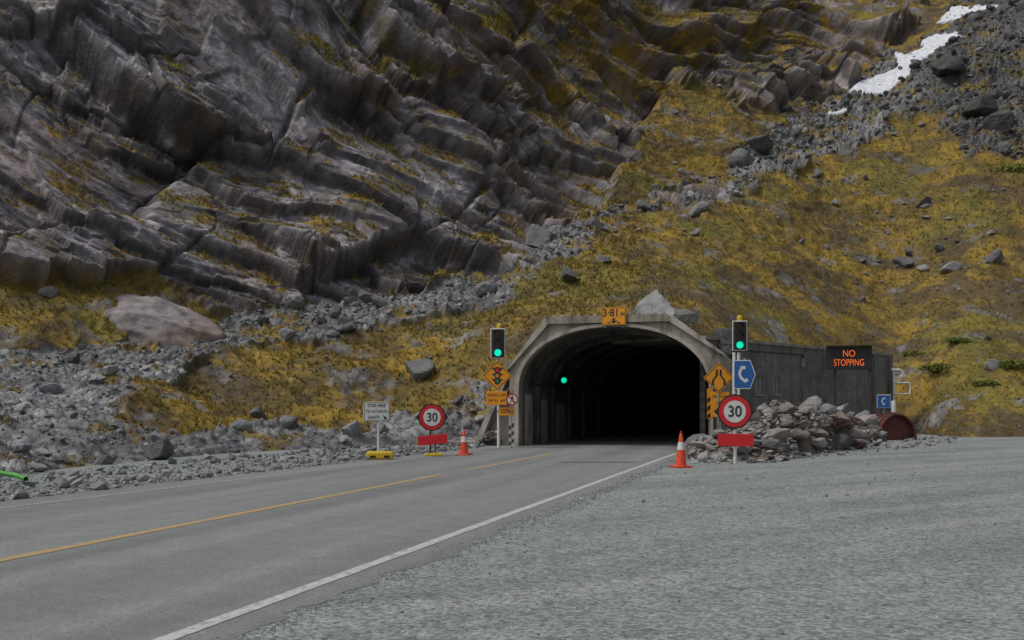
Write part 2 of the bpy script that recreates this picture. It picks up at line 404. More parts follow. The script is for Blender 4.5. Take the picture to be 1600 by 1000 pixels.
vis=((px>-150)&(px<1750)&(py>-60))
NS=9500
ii=pick(area*sc*vis*(1-snv[...,0])/(d**.9),NS)
sz=np.clip(rng.pareto(2.7,NS)*.08+.055,0,.60)*np.clip(V[ii,1]/50,.55,1.7)
g=rng.uniform(.075,.27,NS)[:,None]*np.array([1,1,1.02])
dk=(V[ii,1]>85); g[dk]*=.55
big_m=sz>.16
rocks('scree_stones',V[ii][big_m],sz[big_m],g[big_m],M['stone'],2)
rocks('scree_rubble',V[ii][~big_m],sz[~big_m],g[~big_m],M['stone'],1)
NB=900
ii=pick(area*(gr*(.4+2*gsc[...,0])+sc*.3)*vis*(calm>.9)/(d**.8),NB)
sz=np.clip(rng.pareto(2.6,NB)*.08+.06,0,.45)*np.clip(V[ii,1]/60,.6,1.4)
rocks('hillside_stones',V[ii],sz,rng.uniform(.08,.24,NB)[:,None]*np.array([1,.97,.97]),M['stone'],2)
def nearest(pxx,pyy):
    k=np.argmin((px-pxx)**2+(py-pyy)**2); return V[k]
spec=[(655,583,.75,.14),(1445,324,.75,.12),(1408,412,.9,.12),(1555,412,.8,.14),(1485,428,.6,.25),(1548,575,.55,.25),(75,470,.4,.15),(245,712,.6,.09),(890,436,.8,.11),(410,640,.4,.12),(940,405,.6,.14),(1085,365,.6,.18),(1185,235,1.7,.10),(1280,270,.7,.15),(790,410,.9,.13),(1160,270,1.5,.15),(1475,120,1.8,.06),(1560,210,1.8,.07),(1530,180,1.6,.06),(1350,470,.4,.12),(855,345,1.2,.15)]
pp=np.array([nearest(a,b) for a,b,_,_ in spec])
rocks('large_boulders',pp,np.array([s[2] for s in spec]),np.array([[s[3]]*3 for s in spec]),M['boulder'],4,(1,.8,.62),.2,11,.35,None,.03)
# the big slab at the foot of the cliff, half buried in scree
def slab():
    dv,df=ICO[5]
    pls=np.array([[-.25,-.45,.86],[.35,-.3,.88],[0,-.95,.25],[-.9,-.2,.3],[.9,-.3,.15],[0,.9,.3],[.55,-.75,.35],[-.6,-.7,.25],[0,0,-1]],float)
    pls/=np.linalg.norm(pls,axis=1)[:,None]; h=np.array([.62,.60,.78,.92,.95,.8,.82,.84,.6])
    dt=dv@pls.T; r=np.where(dt>.1,h/np.maximum(dt,.1),9).min(1); r=np.minimum(r,1.15)+.05*fbm(dv,.8,5,3,.55)-.05*ridged(dv*np.array([.4,1,1.6]),.5,2,8)
    v=dv*r[:,None]*np.array([3.0,2.1,1.95])
    return v,df
v_,f_=slab(); pb=nearest(228,530)
cc=np.array([.235,.208,.205])*(1+.35*fbm(v_,1.2,4,77,.6))[:,None]; rs=sst(.4,2.0,v_[:,0]+.8*(-v_[:,2]))[:,None]*.45; cc=cc*(1-rs)+np.array([.22,.135,.08])*rs
sl=bigmesh('slab_boulder',v_,f_,cc,M['boulder'],True); sl.location=(pb[0],pb[1]+1.0,pb[2]+.55); sl.rotation_euler=(-.05,.20,0)
rocks('portal_boulder',np.array([[5.85,40.2,5.08],[6.9,40.8,5.05],[8.85,40.9,3.9]]),np.array([1.0,.55,.8]),np.array([[.22,.225,.225],[.15,.15,.14],[.08,.08,.08]]),M['boulder'],4,(1.0,.8,.72),.2,9,.15,None,.05)

# ------------------------------------------------------------------ grass tufts
NT=46000
ii=pick(area*gmask*vis*(d<125)*(~inside.reshape(R,C))/(d**1.2),NT)
base=V[ii]; cg=col.reshape(-1,3)[ii]
nb=5
hgt=rng.uniform(.08,.27,NT)*np.clip(base[:,1]/48,.75,1.7)*np.where(base[:,0]>9,.65,1.0)
a=rng.uniform(0,6.28,(NT,nb)); lean=rng.uniform(.15,.85,(NT,nb)); L=hgt[:,None]*rng.uniform(.6,1.2,(NT,nb))
root=base[:,None,:]+np.stack([np.cos(a),np.sin(a),0*a],-1)*(.12*hgt[:,None,None])
tip=root+np.stack([np.cos(a)*lean,np.sin(a)*lean,np.sqrt(1-lean**2*.8)],-1)*L[...,None]
b=rng.uniform(0,6.28,(NT,nb)); wd=(.12*hgt)[:,None,None]; side=np.stack([np.cos(b),np.sin(b),0*b],-1)*wd
tv=np.stack([root-side,root+side,tip],2)
tcol=(.5*cg+.5*np.array([.28,.19,.042])*rng.uniform(.5,1.15,(NT,1)))*rng.uniform(.75,1.4,(NT,1))
gi=rng.random(NT)<.15; tcol[gi]=tcol[gi]*np.array([.65,1.0,1.1])
bigmesh('tussock_grass',tv.reshape(-1,3),np.arange(NT*nb*3).reshape(-1,3),np.repeat(tcol,nb*3,0),attrmat('tussock_blades',0,1,1,0))
def shrub(name,pxx,pyy,r,n=700):
    c0=nearest(pxx,pyy); dr=rng.normal(size=(n,3)); dr/=np.linalg.norm(dr,axis=1)[:,None]; dr[:,2]=np.abs(dr[:,2])
    lump=1+.3*np.sin(dr[:,0]*7+1)*np.cos(dr[:,1]*6)
    c=c0+dr*(r*np.array([1.5,1,.5]))*(rng.random((n,1))**.4)*lump[:,None]
    e1=rng.normal(size=(n,3))*.06*r**.5; e2=rng.normal(size=(n,3))*.06*r**.5
    v=np.stack([c-e1,c+e1,c+e2*1.6],1).reshape(-1,3)
    cc=np.repeat(np.array([[.105,.125,.022]])*rng.uniform(.5,1.6,(n,1)),3,0)
    bigmesh(name,v,np.arange(n*3).reshape(-1,3),cc,bpy.data.materials['tussock_blades'])
for a_,b_,r_ in((1470,582,.75),(1580,575,.8),(1540,600,.5),(1430,560,.45),(1500,540,.5),(1590,262,1.4)): shrub('green_shrub',a_,b_,r_)

# ------------------------------------------------------------------ ground + road
m,nt,b=newmat('crushed_gravel')
c=mixc(nt,ramp(nt,noise(nt,.22,5,.6),.3,.7),(.208,.228,.218),(.150,.167,.159))
stq=ramp(nt,noise(nt,1,5,.6,mapvec(nt,(.9,.10,1),math.radians(55))),.40,.66)
c=mixc(nt,stq,c,(.246,.260,.249))
c=scl(nt,c,ramp(nt,cells(nt,30),0,1,.55,1.48))
c=scl(nt,c,ramp(nt,noise(nt,3,7,.8),.3,.7,.76,1.24))
nt.links.new(c,b.inputs['Base Color']); b.inputs['Roughness'].default_value=.95; b.inputs['Specular IOR Level'].default_value=.2
bump(nt,b,noise(nt,18,5,.8),.7,.025)
M['gravel']=m
meshobj('ground',[(-300,-150,0),(300,-150,0),(300,400,0),(-300,400,0)],[(0,1,2,3)],M['gravel'])

rightx=lambda y:-2.41+.303*(y-6.94)
centx=lambda y:-5.33+.297*(y-10.5)
def leftx(y): return -8.0+.365*(y-15.6) if y<37.5 else -8.0+.365*21.9+.3*(y-37.5)
def strip(name,fl,fr,ys,z,mat,jit=0):
    vs=[];fs=[]
    for y in ys:
        vs+=[(fl(y)+jit*random.uniform(-1,1),y,z),(fr(y)+jit*random.uniform(-1,1),y,z)]
    for i in range(len(ys)-1): fs.append((2*i,2*i+1,2*i+3,2*i+2))
    return meshobj(name,vs,fs,mat)
ys=list(np.arange(-12,37.01,.12))
m,nt,b=newmat('worn_asphalt')
c=mixc(nt,ramp(nt,noise(nt,.35,4),.3,.7),(.160,.167,.164),(.132,.138,.136))
lanes=ramp(nt,noise(nt,1,4,.5,mapvec(nt,(.9,.035,1),math.radians(16.5))),.38,.62)
c=mixc(nt,lanes,c,(.202,.207,.203))
c=scl(nt,c,ramp(nt,cells(nt,60),0,1,.78,1.22))
c=scl(nt,c,ramp(nt,noise(nt,2.2,6,.7),.3,.7,.88,1.12))
nt.links.new(c,b.inputs['Base Color']); b.inputs['Roughness'].default_value=.85; b.inputs['Specular IOR Level'].default_value=.3
bump(nt,b,noise(nt,60,4,.8),.5,.008)
M['asphalt']=m
def paint(name,col_,base,lo,hi):
    m,nt,b=newmat(name)
    f=ramp(nt,noise(nt,9,6,.8),lo,hi)
    nt.links.new(mixc(nt,f,col_,base),b.inputs['Base Color']); b.inputs['Roughness'].default_value=.8
    return m
M['pwhite']=paint('worn_white_marking',(.44,.45,.435),(.20,.203,.198),.46,.64)
M['pyellow']=paint('worn_yellow_marking',(.38,.26,.10),(.20,.19,.15),.44,.66)
M['pwhite2']=paint('faded_white_marking',(.34,.345,.34),(.19,.192,.188),.42,.60)
road=strip('road',lambda y:leftx(y)-1.15,lambda y:rightx(y)+(.50 if y<25 else .45)+.09*math.sin(y*1.3)+.06*math.sin(y*3.1)+.04*math.sin(y*7.7),ys,.004,M['asphalt'],.045)
def T(s,w,z): return (PC[0]+AX[0]*s+WX[0]*w,PC[1]+AX[1]*s+WX[1]*w,z)
meshobj('tunnel_roadway',[T(-.6,-3.6,.010),T(-.6,3.3,.010),T(70,3.6,.010),T(70,-3.6,.010)],[(0,1,2,3)],M['asphalt'])
ysr=list(np.arange(-12,36.5,.5))
def par(o,p): o.parent=p; return o
par(strip('edge_line_right',lambda y:rightx(y)-.075,lambda y:rightx(y)+.075,[y for y in ysr if y<33],.009,M['pwhite'],.006),road)
par(strip('centre_line',lambda y:centx(y)-.095,lambda y:centx(y)+.095,[y for y in ysr if y<23.5],.009,M['pyellow'],.008),road)
par(strip('centre_line_dash',lambda y:centx(y)+.02,lambda y:centx(y)+.19,[y for y in ysr if 24.4<y<33],.009,M['pyellow'],.008),road)
par(strip('edge_line_left',lambda y:leftx(y)-.06,lambda y:leftx(y)+.06,[y for y in ysr if y<35],.009,M['pwhite2'],.01),road)
par(strip('tar_patch',lambda y:centx(y)+1.6,lambda y:rightx(y)-.5,list(np.arange(27.6,28.1,.1)),.008,simple('tar_seal',(.07,.07,.07),(.12,.12,.12),5),.12),road)

NG=8000
yy=5.2+ (rng.random(NG)**1.6)*34; xx=rightx(yy)+.45+rng.random(NG)*np.clip(yy*.9,3,30)
s=np.clip(rng.pareto(3.2,NG)*.007+.006,0,.035)*np.clip(yy/11,.8,1.6)
rocks('gravel_stones',np.stack([xx,yy,0*xx],-1),s,rng.uniform(.14,.36,NG)[:,None]*np.array([.97,1,.99]),M['stone'],1)
NG=5000
yy=4.5+(rng.random(NG)**1.5)*28; xx=rightx(yy)+.52+rng.normal(0,.13,NG)
s=rng.uniform(.006,.016,NG)*np.clip(yy/11,.8,2.0)
rocks('verge_chips',np.stack([xx,yy,0*xx],-1),s,rng.uniform(.12,.32,NG)[:,None]*np.array([.97,1,.99]),M['stone'],1)
NG=5000
yy=13+rng.random(NG)*25; lx=np.array([leftx(t_) for t_ in yy]); xx=lx-1.0-rng.random(NG)**1.5*5.0
s=np.clip(rng.pareto(2.3,NG)*.03+.02,0,.2)
rocks('roadside_stones',np.stack([xx,yy,0*xx],-1),s,rng.uniform(.10,.28,NG)[:,None]*np.array([1,1,1.0]),M['stone'],1)

# ------------------------------------------------------------------ tunnel portal
portal=empty('tunnel_portal',(PC[0],PC[1],0),-ang)
HW=3.63; SPR=2.15; TOP=4.54
def arch(n=36,hw=HW,top=TOP,spr=SPR):
    pts=[(-hw,-.05),(-hw,.8),(-hw,1.5)]
    for i in range(n+1):
        a=math.pi*(1-i/n); c,s_=math.cos(a),math.sin(a)
        e=2/2.15
        pts.append((hw*math.copysign(abs(c)**e,c),spr+(top-spr)*abs(s_)**e))
    pts+=[(hw,1.5),(hw,.8),(hw,-.05)]
    return pts
outer_c=[(-3.98,-.05),(-3.98,2.95),(-2.4,4.82),(2.1,4.82),(4.02,3.45),(4.02,-.05)]
def outer_at(pts_in):
    res=[]
    ox,oz=0,1.6
    for (x,z) in pts_in:
        dx,dz=x-ox,z-oz
        best=None
        for i in range(len(outer_c)-1):
            (x1,z1),(x2,z2)=outer_c[i],outer_c[i+1]
            ex,ez=x2-x1,z2-z1; den=dx*ez-dz*ex
            if abs(den)<1e-9: continue
            t_=((x1-ox)*ez-(z1-oz)*ex)/den; u_=((x1-ox)*dz-(z1-oz)*dx)/den
            if t_>0 and -1e-6<=u_<=1+1e-6 and (best is None or t_<best): best=t_
        if best is None: res.append((math.copysign(3.98,x),z))
        else: res.append((ox+dx*best,oz+dz*best))
    return res
ain=arch(60); aout=outer_at(ain); aout[0]=(-3.98,-.05); aout[-1]=(4.02,-.05)
for cpt in outer_c[1:-1]:
    k=min(range(len(aout)),key=lambda i:(aout[i][0]-cpt[0])**2+(aout[i][1]-cpt[1])**2); aout[k]=cpt
vs=[];fs=[]
n=len(ain)
DEP=5.5
for yv in (0,DEP):
    for p_ in ain: vs.append((p_[0],yv,p_[1]))
    for p_ in aout: vs.append((p_[0],yv,p_[1]))
for i in range(n-1):
    fs.append((i,i+1,n+i+1,n+i))
    fs.append((i,2*n+i,2*n+i+1,i+1))
    fs.append((n+i,n+i+1,3*n+i+1,3*n+i))
meshobj('frame',vs,fs,M['conc'],portal)
def band(name,pin,pout,y0,y1,mat,par_):
    n=len(pin); vs=[];fs=[]
    for yv in(y0,y1):
        vs+=[(a_[0],yv,a_[1]) for a_ in pin]+[(a_[0],yv,a_[1]) for a_ in pout]
    for i in range(n-1):
        fs+=[(i,i+1,n+i+1,n+i),(2*n+i,3*n+i,3*n+i+1,2*n+i+1),(i,2*n+i,2*n+i+1,i+1),(n+i,n+i+1,3*n+i+1,3*n+i)]
    return meshobj(name,vs,fs,mat,par_)
band('arch_rim',arch(60,HW-.03,TOP-.03),arch(60,HW+.13,TOP+.09),-.10,.25,M['conc_lt'],portal)
prism('top_beam',[(-2.5,4.66),(-2.35,4.93),(2.08,4.93),(2.22,4.66)],-.14,.5,M['conc'],portal)
for i in range(14):
    x=-2.2+i*.32
    if abs(x-.0)>.6: box('beam_tooth_%d'%i,(x,-.05,4.95),(.14,.16,.07),M['conc_lt'],portal,.01)
prism('beam_left',[(-3.95,3.0),(-4.14,2.86),(-2.55,4.90),(-2.42,4.66)],-.12,.6,M['conc_lt'],portal)
prism('beam_right',[(3.98,3.46),(4.2,3.40),(2.25,4.90),(2.16,4.66)],-.12,.6,M['conc_lt'],portal)
prism('wing_left',[(-3.95,-.05),(-5.5,-.05),(-5.05,.75),(-4.7,1.2),(-4.35,2.1),(-4.0,2.85)],.35,1.3,M['conc'],portal)
prism('wing_left_brace',[(-5.25,-.05),(-5.5,-.05),(-4.12,2.9),(-4.0,2.75)],-.05,.32,M['conc_lt'],portal)
al_=arch(40); vs=[];fs=[];n=len(al_)
ss=[DEP,12,20,30,45,70]
for s_ in ss:
    for p_ in al_: vs.append((p_[0],s_,p_[1]))
for k in range(len(ss)-1):
    for i in range(n-1): fs.append((k*n+i,(k+1)*n+i,(k+1)*n+i+1,k*n+i+1))
fs.append(tuple((len(ss)-1)*n+i for i in range(n)))
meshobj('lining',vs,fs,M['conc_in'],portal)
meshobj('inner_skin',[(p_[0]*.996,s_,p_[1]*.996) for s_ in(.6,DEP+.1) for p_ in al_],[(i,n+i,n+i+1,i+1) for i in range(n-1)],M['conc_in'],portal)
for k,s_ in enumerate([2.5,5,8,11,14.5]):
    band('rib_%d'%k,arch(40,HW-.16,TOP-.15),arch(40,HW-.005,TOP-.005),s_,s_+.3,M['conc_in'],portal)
box('wall_panel_a',(-3.58,3.6,.9),(.06,1.0,1.8),M['conc_lt'],portal)
box('wall_panel_b',(-3.58,6.6,.8),(.06,1.4,1.6),M['conc_lt'],portal)
box('wall_panel_c',(-3.58,1.3,1.0),(.06,.9,2.0),M['conc_lt'],portal)
tube('cable',[( -3.40,.8,2.4),(-3.40,14,2.4)],.04,M['darkmetal'],portal)
tl=empty('tunnel_signal_lamp',T(4.2,-2.85,2.62),-ang)
box('housing',(0,.12,0),(.32,.2,.40),M['black'],tl,.03); disc('lens',0,0,.115,-.02,.0,M['green'],tl)
tube('bracket',[(0,.2,0),(-.65,.2,0)],.03,M['darkmetal'],tl)
pr=[];szr=[]
for i in range(300):
    w_=random.uniform(-7.5,-4.3); s_=random.uniform(-.3,2.6); pt=T(s_,w_,0)
    h=max(0,(w_+5.6)*.9)*random.uniform(0,.7)+max(0,s_)*.1
    pr.append((pt[0],pt[1],h)); szr.append(random.uniform(.07,.24))
rocks('portal_rubble',np.array(pr),np.array(szr),rng.uniform(.10,.26,(300,1))*np.array([1.05,1,.93]),M['stone'],2)

# ------------------------------------------------------------------ clearance sign
cs=empty('clearance_sign',T(-.22,.13,4.55),-ang)
box('plate',(0,0,.33),(.92,.03,.68),M['yellow'],cs,.01)
for nm,c_,s_ in(('border_t',(0,-.017,.645),(.88,.006,.018)),('border_b',(0,-.017,.015),(.88,.006,.018)),('border_l',(-.435,-.017,.33),(.018,.006,.612)),('border_r',(.435,-.017,.33),(.018,.006,.612))): box(nm,c_,s_,M['text'],cs)
text('height','3\u00b781',.38,-.11,-.02,.45,M['text'],cs,.95,.006); text('unit','m',.24,.33,-.02,.42,M['text'],cs,.9,.003)
prism('arrow',[(0,.05),(.14,.18),(.05,.16),(.05,.26),(-.05,.26),(-.05,.16),(-.14,.18)],-.022,-.016,M['text'],cs)
box('bar_left',(-.18,-.019,.09),(.12,.006,.04),M['text'],cs); box('bar_right',(.18,-.019,.09),(.12,.006,.04),M['text'],cs)
pole('bracket_left',-.3,.06,-.1,.6,.025,M['galv'],cs); pole('bracket_right',.3,.06,-.1,.6,.025,M['galv'],cs)

# ------------------------------------------------------------------ signals
def signal(name,px_,dd,z0,z1,zbase,polemat,yaw):
    x=(px_-800)/F*dd; e=empty(name,(x,dd,0),yaw)
    h=z1-z0; w=h*.49; zc=(z0+z1)/2
    box('backboard_rim',(0,.02,zc),(w,.03,h),M['white'],e,.04)
    box('backboard',(0,0,zc),(w-.06,.03,h-.06),M['black'],e,.03)
    box('housing',(0,.12,zc),(w*.55,.2,h*.86),M['black'],e,.03)
    for k,(mm) in enumerate((M['lensr'],M['lensa'],M['green'])):
        cz=z1-h*(.19+.31*k); disc('lens_%d'%k,0,cz,h*.115,-.03,-.018,mm,e)
        vs=[];fs=[]
        nn=14
        for i in range(nn+1):
            a_=math.radians(-25+230*i/nn)
            for yv in(-.02,-.2 if i not in(0,nn) else -.06): vs.append((h*.13*math.cos(a_),yv,cz+h*.13*math.sin(a_)))
        for i in range(nn): fs.append((2*i,2*i+1,2*i+3,2*i+2))
        meshobj('visor_%d'%k,vs,fs,M['black'],e)
    pole('pole',0,.28,0,zbase,.055,polemat,e); pole('upper_pole',.0,.28,zbase,z1+.05,.05,M['black'],e)
    lathe('cap',[(.10,z1-.02),(.10,z1+.15),(.06,z1+.2)],M['yellowp'],e,14,.03,.28)
    tube('arm_top',[(0,.28,z1-.2),(0,.1,z1-.2)],.025,M['darkmetal'],e); tube('arm_low',[(0,.28,z0+.2),(0,.1,z0+.2)],.025,M['darkmetal'],e)
    return e
def pz(y,dd): return CH+(HZ-y)/F*dd
dl=36.5
signal('traffic_light',778,dl,pz(560,dl),pz(513,dl),pz(560,dl),M['white'],math.radians(-4))
def diamond(e,cx,cz,r,y=0,mat='yellow'):
    prism('diamond_plate',[(cx,cz-r),(cx+r,cz),(cx,cz+r),(cx-r,cz)],y,y+.025,M[mat],e)
    P4=lambda s:[(cx,cz-s),(cx+s,cz),(cx,cz+s),(cx-s,cz)]
    A,B=P4(r*.93),P4(r*.87); vs=[(p_[0],y-.004,p_[1]) for p_ in A+B]
    meshobj('diamond_border',vs,[(i,(i+1)%4,4+(i+1)%4,4+i) for i in range(4)],M['text'],e)
def wl(px_,py_,dd): return ((px_-800)/F*dd, pz(py_,dd))
x0,z0=wl(777,587,dl-.15)
ws=empty('signals_ahead_sign',(x0,dl-.15,0),math.radians(-4))
diamond(ws,0,z0,.55)
prism('symbol_body',[(-.085,z0-.31),(.085,z0-.31),(.085,z0+.31),(-.085,z0+.31)],-.01,-.003,M['text'],ws)
for k in range(3):
    zz=z0+.2-.2*k
    prism('symbol_wing_l_%d'%k,[(-.085,zz-.05),(-.085,zz+.08),(-.21,zz+.08)],-.009,-.003,M['text'],ws)
    prism('symbol_wing_r_%d'%k,[(.085,zz-.05),(.21,zz+.08),(.085,zz+.08)],-.009,-.003,M['text'],ws)
    disc('symbol_lamp_%d'%k,0,zz,.065,-.016,-.011,(M['red'],M['amber'],M['greend'])[k],ws)
box('clip',(0,.08,z0),(.2,.12,.06),M['galv'],ws)
x1,z1=wl(776,622,dl-.15)
so=empty('signals_off_plate',(x1,dl-.15,0),math.radians(-4))
box('plate',(0,0,z1),(.76,.025,.50),M['yellow'],so,.01)
text('line_1','SIGNALS OFF',.135,0,-.016,z1+.11,M['text'],so,.86); text('line_2','PM TO   AM',.135,0,-.016,z1-.10,M['text'],so,.86)
box('clip',(0,.08,z1),(.2,.12,.06),M['galv'],so)
x1,z1=wl(792,643,dl-.1)
so=empty('distance_plate',(x1,dl-.1,0),math.radians(-4))
box('plate',(0,0,z1),(.58,.025,.31),M['yellow'],so,.01); text('distance','1270m',.19,0,-.016,z1,M['text'],so,.9,.003)
box('clip',(-.2,.08,z1),(.3,.12,.05),M['galv'],so)
x1,z1=wl(800,624,dl-.3)
np_=empty('no_pedestrians_sign',(x1,dl-.3,0),math.radians(-4))
disc('plate',0,z1,.22,0,.02,M['white'],np_); ringxz('ring',0,z1,.175,.222,-.006,.0,M['darkred'],np_)
prism('slash',[(-.15,z1+.11),(-.12,z1+.14),(.15,z1-.11),(.12,z1-.14)],-.012,-.007,M['darkred'],np_)
disc('head',0.01,z1+.115,.028,-.006,-.001,M['text'],np_,14)
prism('torso',[(-.035,z1+.08),(.035,z1+.08),(.03,z1-.01),(-.03,z1-.01)],-.006,-.001,M['text'],np_)
prism('leg_1',[(-.03,z1-.01),(.0,z1-.01),(-.05,z1-.13),(-.08,z1-.13)],-.006,-.001,M['text'],np_)
prism('leg_2',[(.0,z1-.01),(.03,z1-.01),(.08,z1-.13),(.05,z1-.13)],-.006,-.001,M['text'],np_)
prism('arm',[(.03,z1+.08),(.09,z1+.01),(.075,z1),(.02,z1+.05)],-.006,-.001,M['text'],np_)
pole('post',-.02,.06,0,z1+.3,.022,M['galv'],np_)
tube('hoop',[(-.02,.06,z1+.2),(.05,.06,z1+.34),(-.08,.06,z1+.45),(-.2,.06,z1+.3)],.015,M['galv'],np_)
def hazard(name,px_,y0,y1,dd,w_,cA_,cB_,lean=1):
    x=(px_-800)/F*dd; e=empty(name,(x,dd,0),math.radians(-4)); za,zb=pz(y1,dd),pz(y0,dd)
    box('board',(0,0,(za+zb)/2),(w_,.03,zb-za),M[cA_],e)
    zz=za; k=0
    while zz+.3<zb:
        l_=[(-w_/2+.004,zz),( w_/2-.004,zz+.15*lean),( w_/2-.004,min(zz+.15*lean+.14,zb)),(-w_/2+.004,zz+.14)]
        prism('stripe_%d'%k,l_,-.021,-.016,M[cB_],e); zz+=.29;k+=1
    pole('post',0,.05,0,zb,.03,M['galv'],e)
hazard('hazard_marker',799,650,697,36.9,.19,'white','black')
hazard('hazard_marker',1109,607,655,35.6,.2,'yellow','black')

dr=34.0
signal('traffic_light',1156,dr,pz(548,dr),pz(501,dr),pz(550,dr),M['white'],math.radians(-6))
x1,z1=wl(1123,590,34.8)
rn=empty('road_narrows_sign',(x1,34.8,0),math.radians(-6)); diamond(rn,0,z1,.53)
for s_ in(-1,1):
    L_=[(.20,-.27),(.20,-.10),(.07,.08),(.07,.28)]
    pts=[(s_*(a_+.035),z1+b_) for a_,b_ in L_]+[(s_*(a_-.04),z1+b_) for a_,b_ in L_[::-1]]
    meshobj('narrowing_%s'%('r' if s_>0 else 'l'),[(p_[0],-.006,p_[1]) for p_ in pts],[(i,i+1,6-i,7-i) for i in range(3)],M['text'],rn)
pole('post',0,.06,0,z1+.3,.035,M['galv'],rn)
x1,z1=wl(1125,632,34.85)
bp=empty('passing_bay_plate',(x1,34.85,0),math.radians(-6)); box('plate',(0,0,z1),(.64,.025,.88),M['yellow'],bp,.01)
text('line_1','BUS PASSING',.105,0,-.016,z1+.28,M['text'],bp,.82); text('line_2','BAY',.15,0,-.016,z1+.06,M['text'],bp,.9)
box('clip',(0,.05,z1),(.3,.07,.05),M['galv'],bp)
x1,z1=wl(1163,585,33.7)
ph=empty('emergency_phone_sign',(x1,33.7,0),math.radians(-6))
prism('plate_rim',[(-.36,z1-.49),(.2,z1-.49),(.38,z1),(.2,z1+.49),(-.36,z1+.49)],0,.025,M['white'],ph)
prism('plate',[(-.33,z1-.455),(.185,z1-.455),(.345,z1),(.185,z1+.455),(-.33,z1+.455)],-.006,-.001,M['blue'],ph)
def handset(e,cx,cz,s_,y,tilt=0):
    pts=[]
    for i in range(13):
        a_=math.radians(125+110*i/12); pts.append((math.cos(a_)*1.0+.55,math.sin(a_)*1.0))
    inn=[]
    for i in range(13):
        a_=math.radians(235-110*i/12); r_=.70; inn.append((math.cos(a_)*r_+.55,math.sin(a_)*r_))
    poly=pts+inn
    ct,st=math.cos(tilt),math.sin(tilt)
    tr_=lambda p_:(cx+s_*(p_[0]*ct-p_[1]*st),cz+s_*(p_[0]*st+p_[1]*ct))
    vs=[(tr_(p_)[0],y,tr_(p_)[1]) for p_ in poly]
    meshobj('handset_grip',vs,[(i,i+1,24-i,25-i) for i in range(12)],M['white'],e)
    for sg_ in(-1,1):
        q_=[(-.12,.62*sg_),(.42,.50*sg_),(.5,.86*sg_),(.0,.98*sg_)]
        prism('handset_end_%d'%(sg_+1),[tr_(p_) for p_ in q_],y-.001,y+.003,M['white'],e)
handset(ph,-.06,z1,.30,-.010,math.radians(12))
pole('post',-.33,.09,0,z1+.75,.055,M['white'],ph)

# ------------------------------------------------------------------ 30 signs
def limit(name,px_,ybase,cy_,r,plate,yaw,basekind,tilt=0):
    dd=F*CH/(ybase-HZ); x=(px_-800)/F*dd; e=empty(name,(x,dd,0),yaw); z=pz(cy_,dd)
    k=r*1.13
    prism('backing',[(k*math.cos(math.radians(a_)),z+k*math.sin(math.radians(a_))) for a_ in range(0,360,30)],.0,.02,M['black'],e)
    for s_ in(-1,1): prism('reflector_%d'%(s_+1),[(s_*r*.95,z-.16),(s_*r*1.32,z),(s_*r*.95,z+.16)],-.002,.018,M['black'],e)
    disc('red_disc',0,z,r,-.012,-.002,M['red'],e,40); disc('white_disc',0,z,r*.70,-.02,-.014,M['white'],e,40)
    text('limit','30',r*.98,0,-.024,z-.01,M['text'],e,.92,.006)
    pw,ph_,pcy=plate; zc=pz(pcy,dd)
    o=box('red_plate',(0,0,0),(pw,.03,ph_),M['red'],e,.01); o.location=(.02,-.03,zc); o.rotation_euler=(0,tilt,0)
    if basekind=='pole':
        pole('post',.02,.07,0,z+r*.6,.05,M['white'],e)
    else:
        pole('post',-.05,.05,.05,z+r*.6,.025,M['black'],e); pole('post_b',.1,.05,.05,zc,.02,M['darkmetal'],e)
        box('foot',(0.05,.02,.05),(.56,.34,.10),M['yellowp'],e,.03)
    return e
limit('speed_limit_sign',675,713,652,.385,(.92,.29,687),math.radians(5),'foot',math.radians(-5))
limit('speed_limit_sign',1148,724,643,.43,(.96,.34,687.5),math.radians(-3),'pole',math.radians(1))

dd=F*CH/(718-HZ); x=(591-800)/F*dd
e=empty('stop_here_sign',(x,dd,0),math.radians(6))
zc=pz(643,dd)
box('plate',(-.05,0,zc),(.76,.025,.57),M['white'],e,.01)
for nm,c_,s_ in(('border_t',(-.05,-.016,zc+.265),(.73,.005,.012)),('border_b',(-.05,-.016,zc-.265),(.73,.005,.012)),('border_l',(-.41,-.016,zc),(.012,.005,.518)),('border_r',(.31,-.016,zc),(.012,.005,.518))): box(nm,c_,s_,M['text'],e)
text('line_1','STOP HERE',.12,-.05,-.016,zc+.17,M['text'],e,.88,.001); text('line_2','TO ACTIVATE',.12,-.05,-.016,zc+.0,M['text'],e,.82,.001); text('line_3','LIGHTS',.12,-.12,-.016,zc-.17,M['text'],e,.88,.001)
prism('arrow',[(.13,zc-.13),(.155,zc-.105),(.215,zc-.165),(.235,zc-.135),(.25,zc-.235),(.15,zc-.22),(.185,zc-.195)],-.02,-.015,M['text'],e)
pole('post',0,.04,.1,zc+.2,.032,M['white'],e)
box('base',(.05,.05,.12),(.78,.5,.24),M['yellowp'],e,.06)
for k in(-1,1): box('slot_%d'%(k+1),(.05+k*.2,-.19,.09),(.17,.03,.07),M['black'],e)

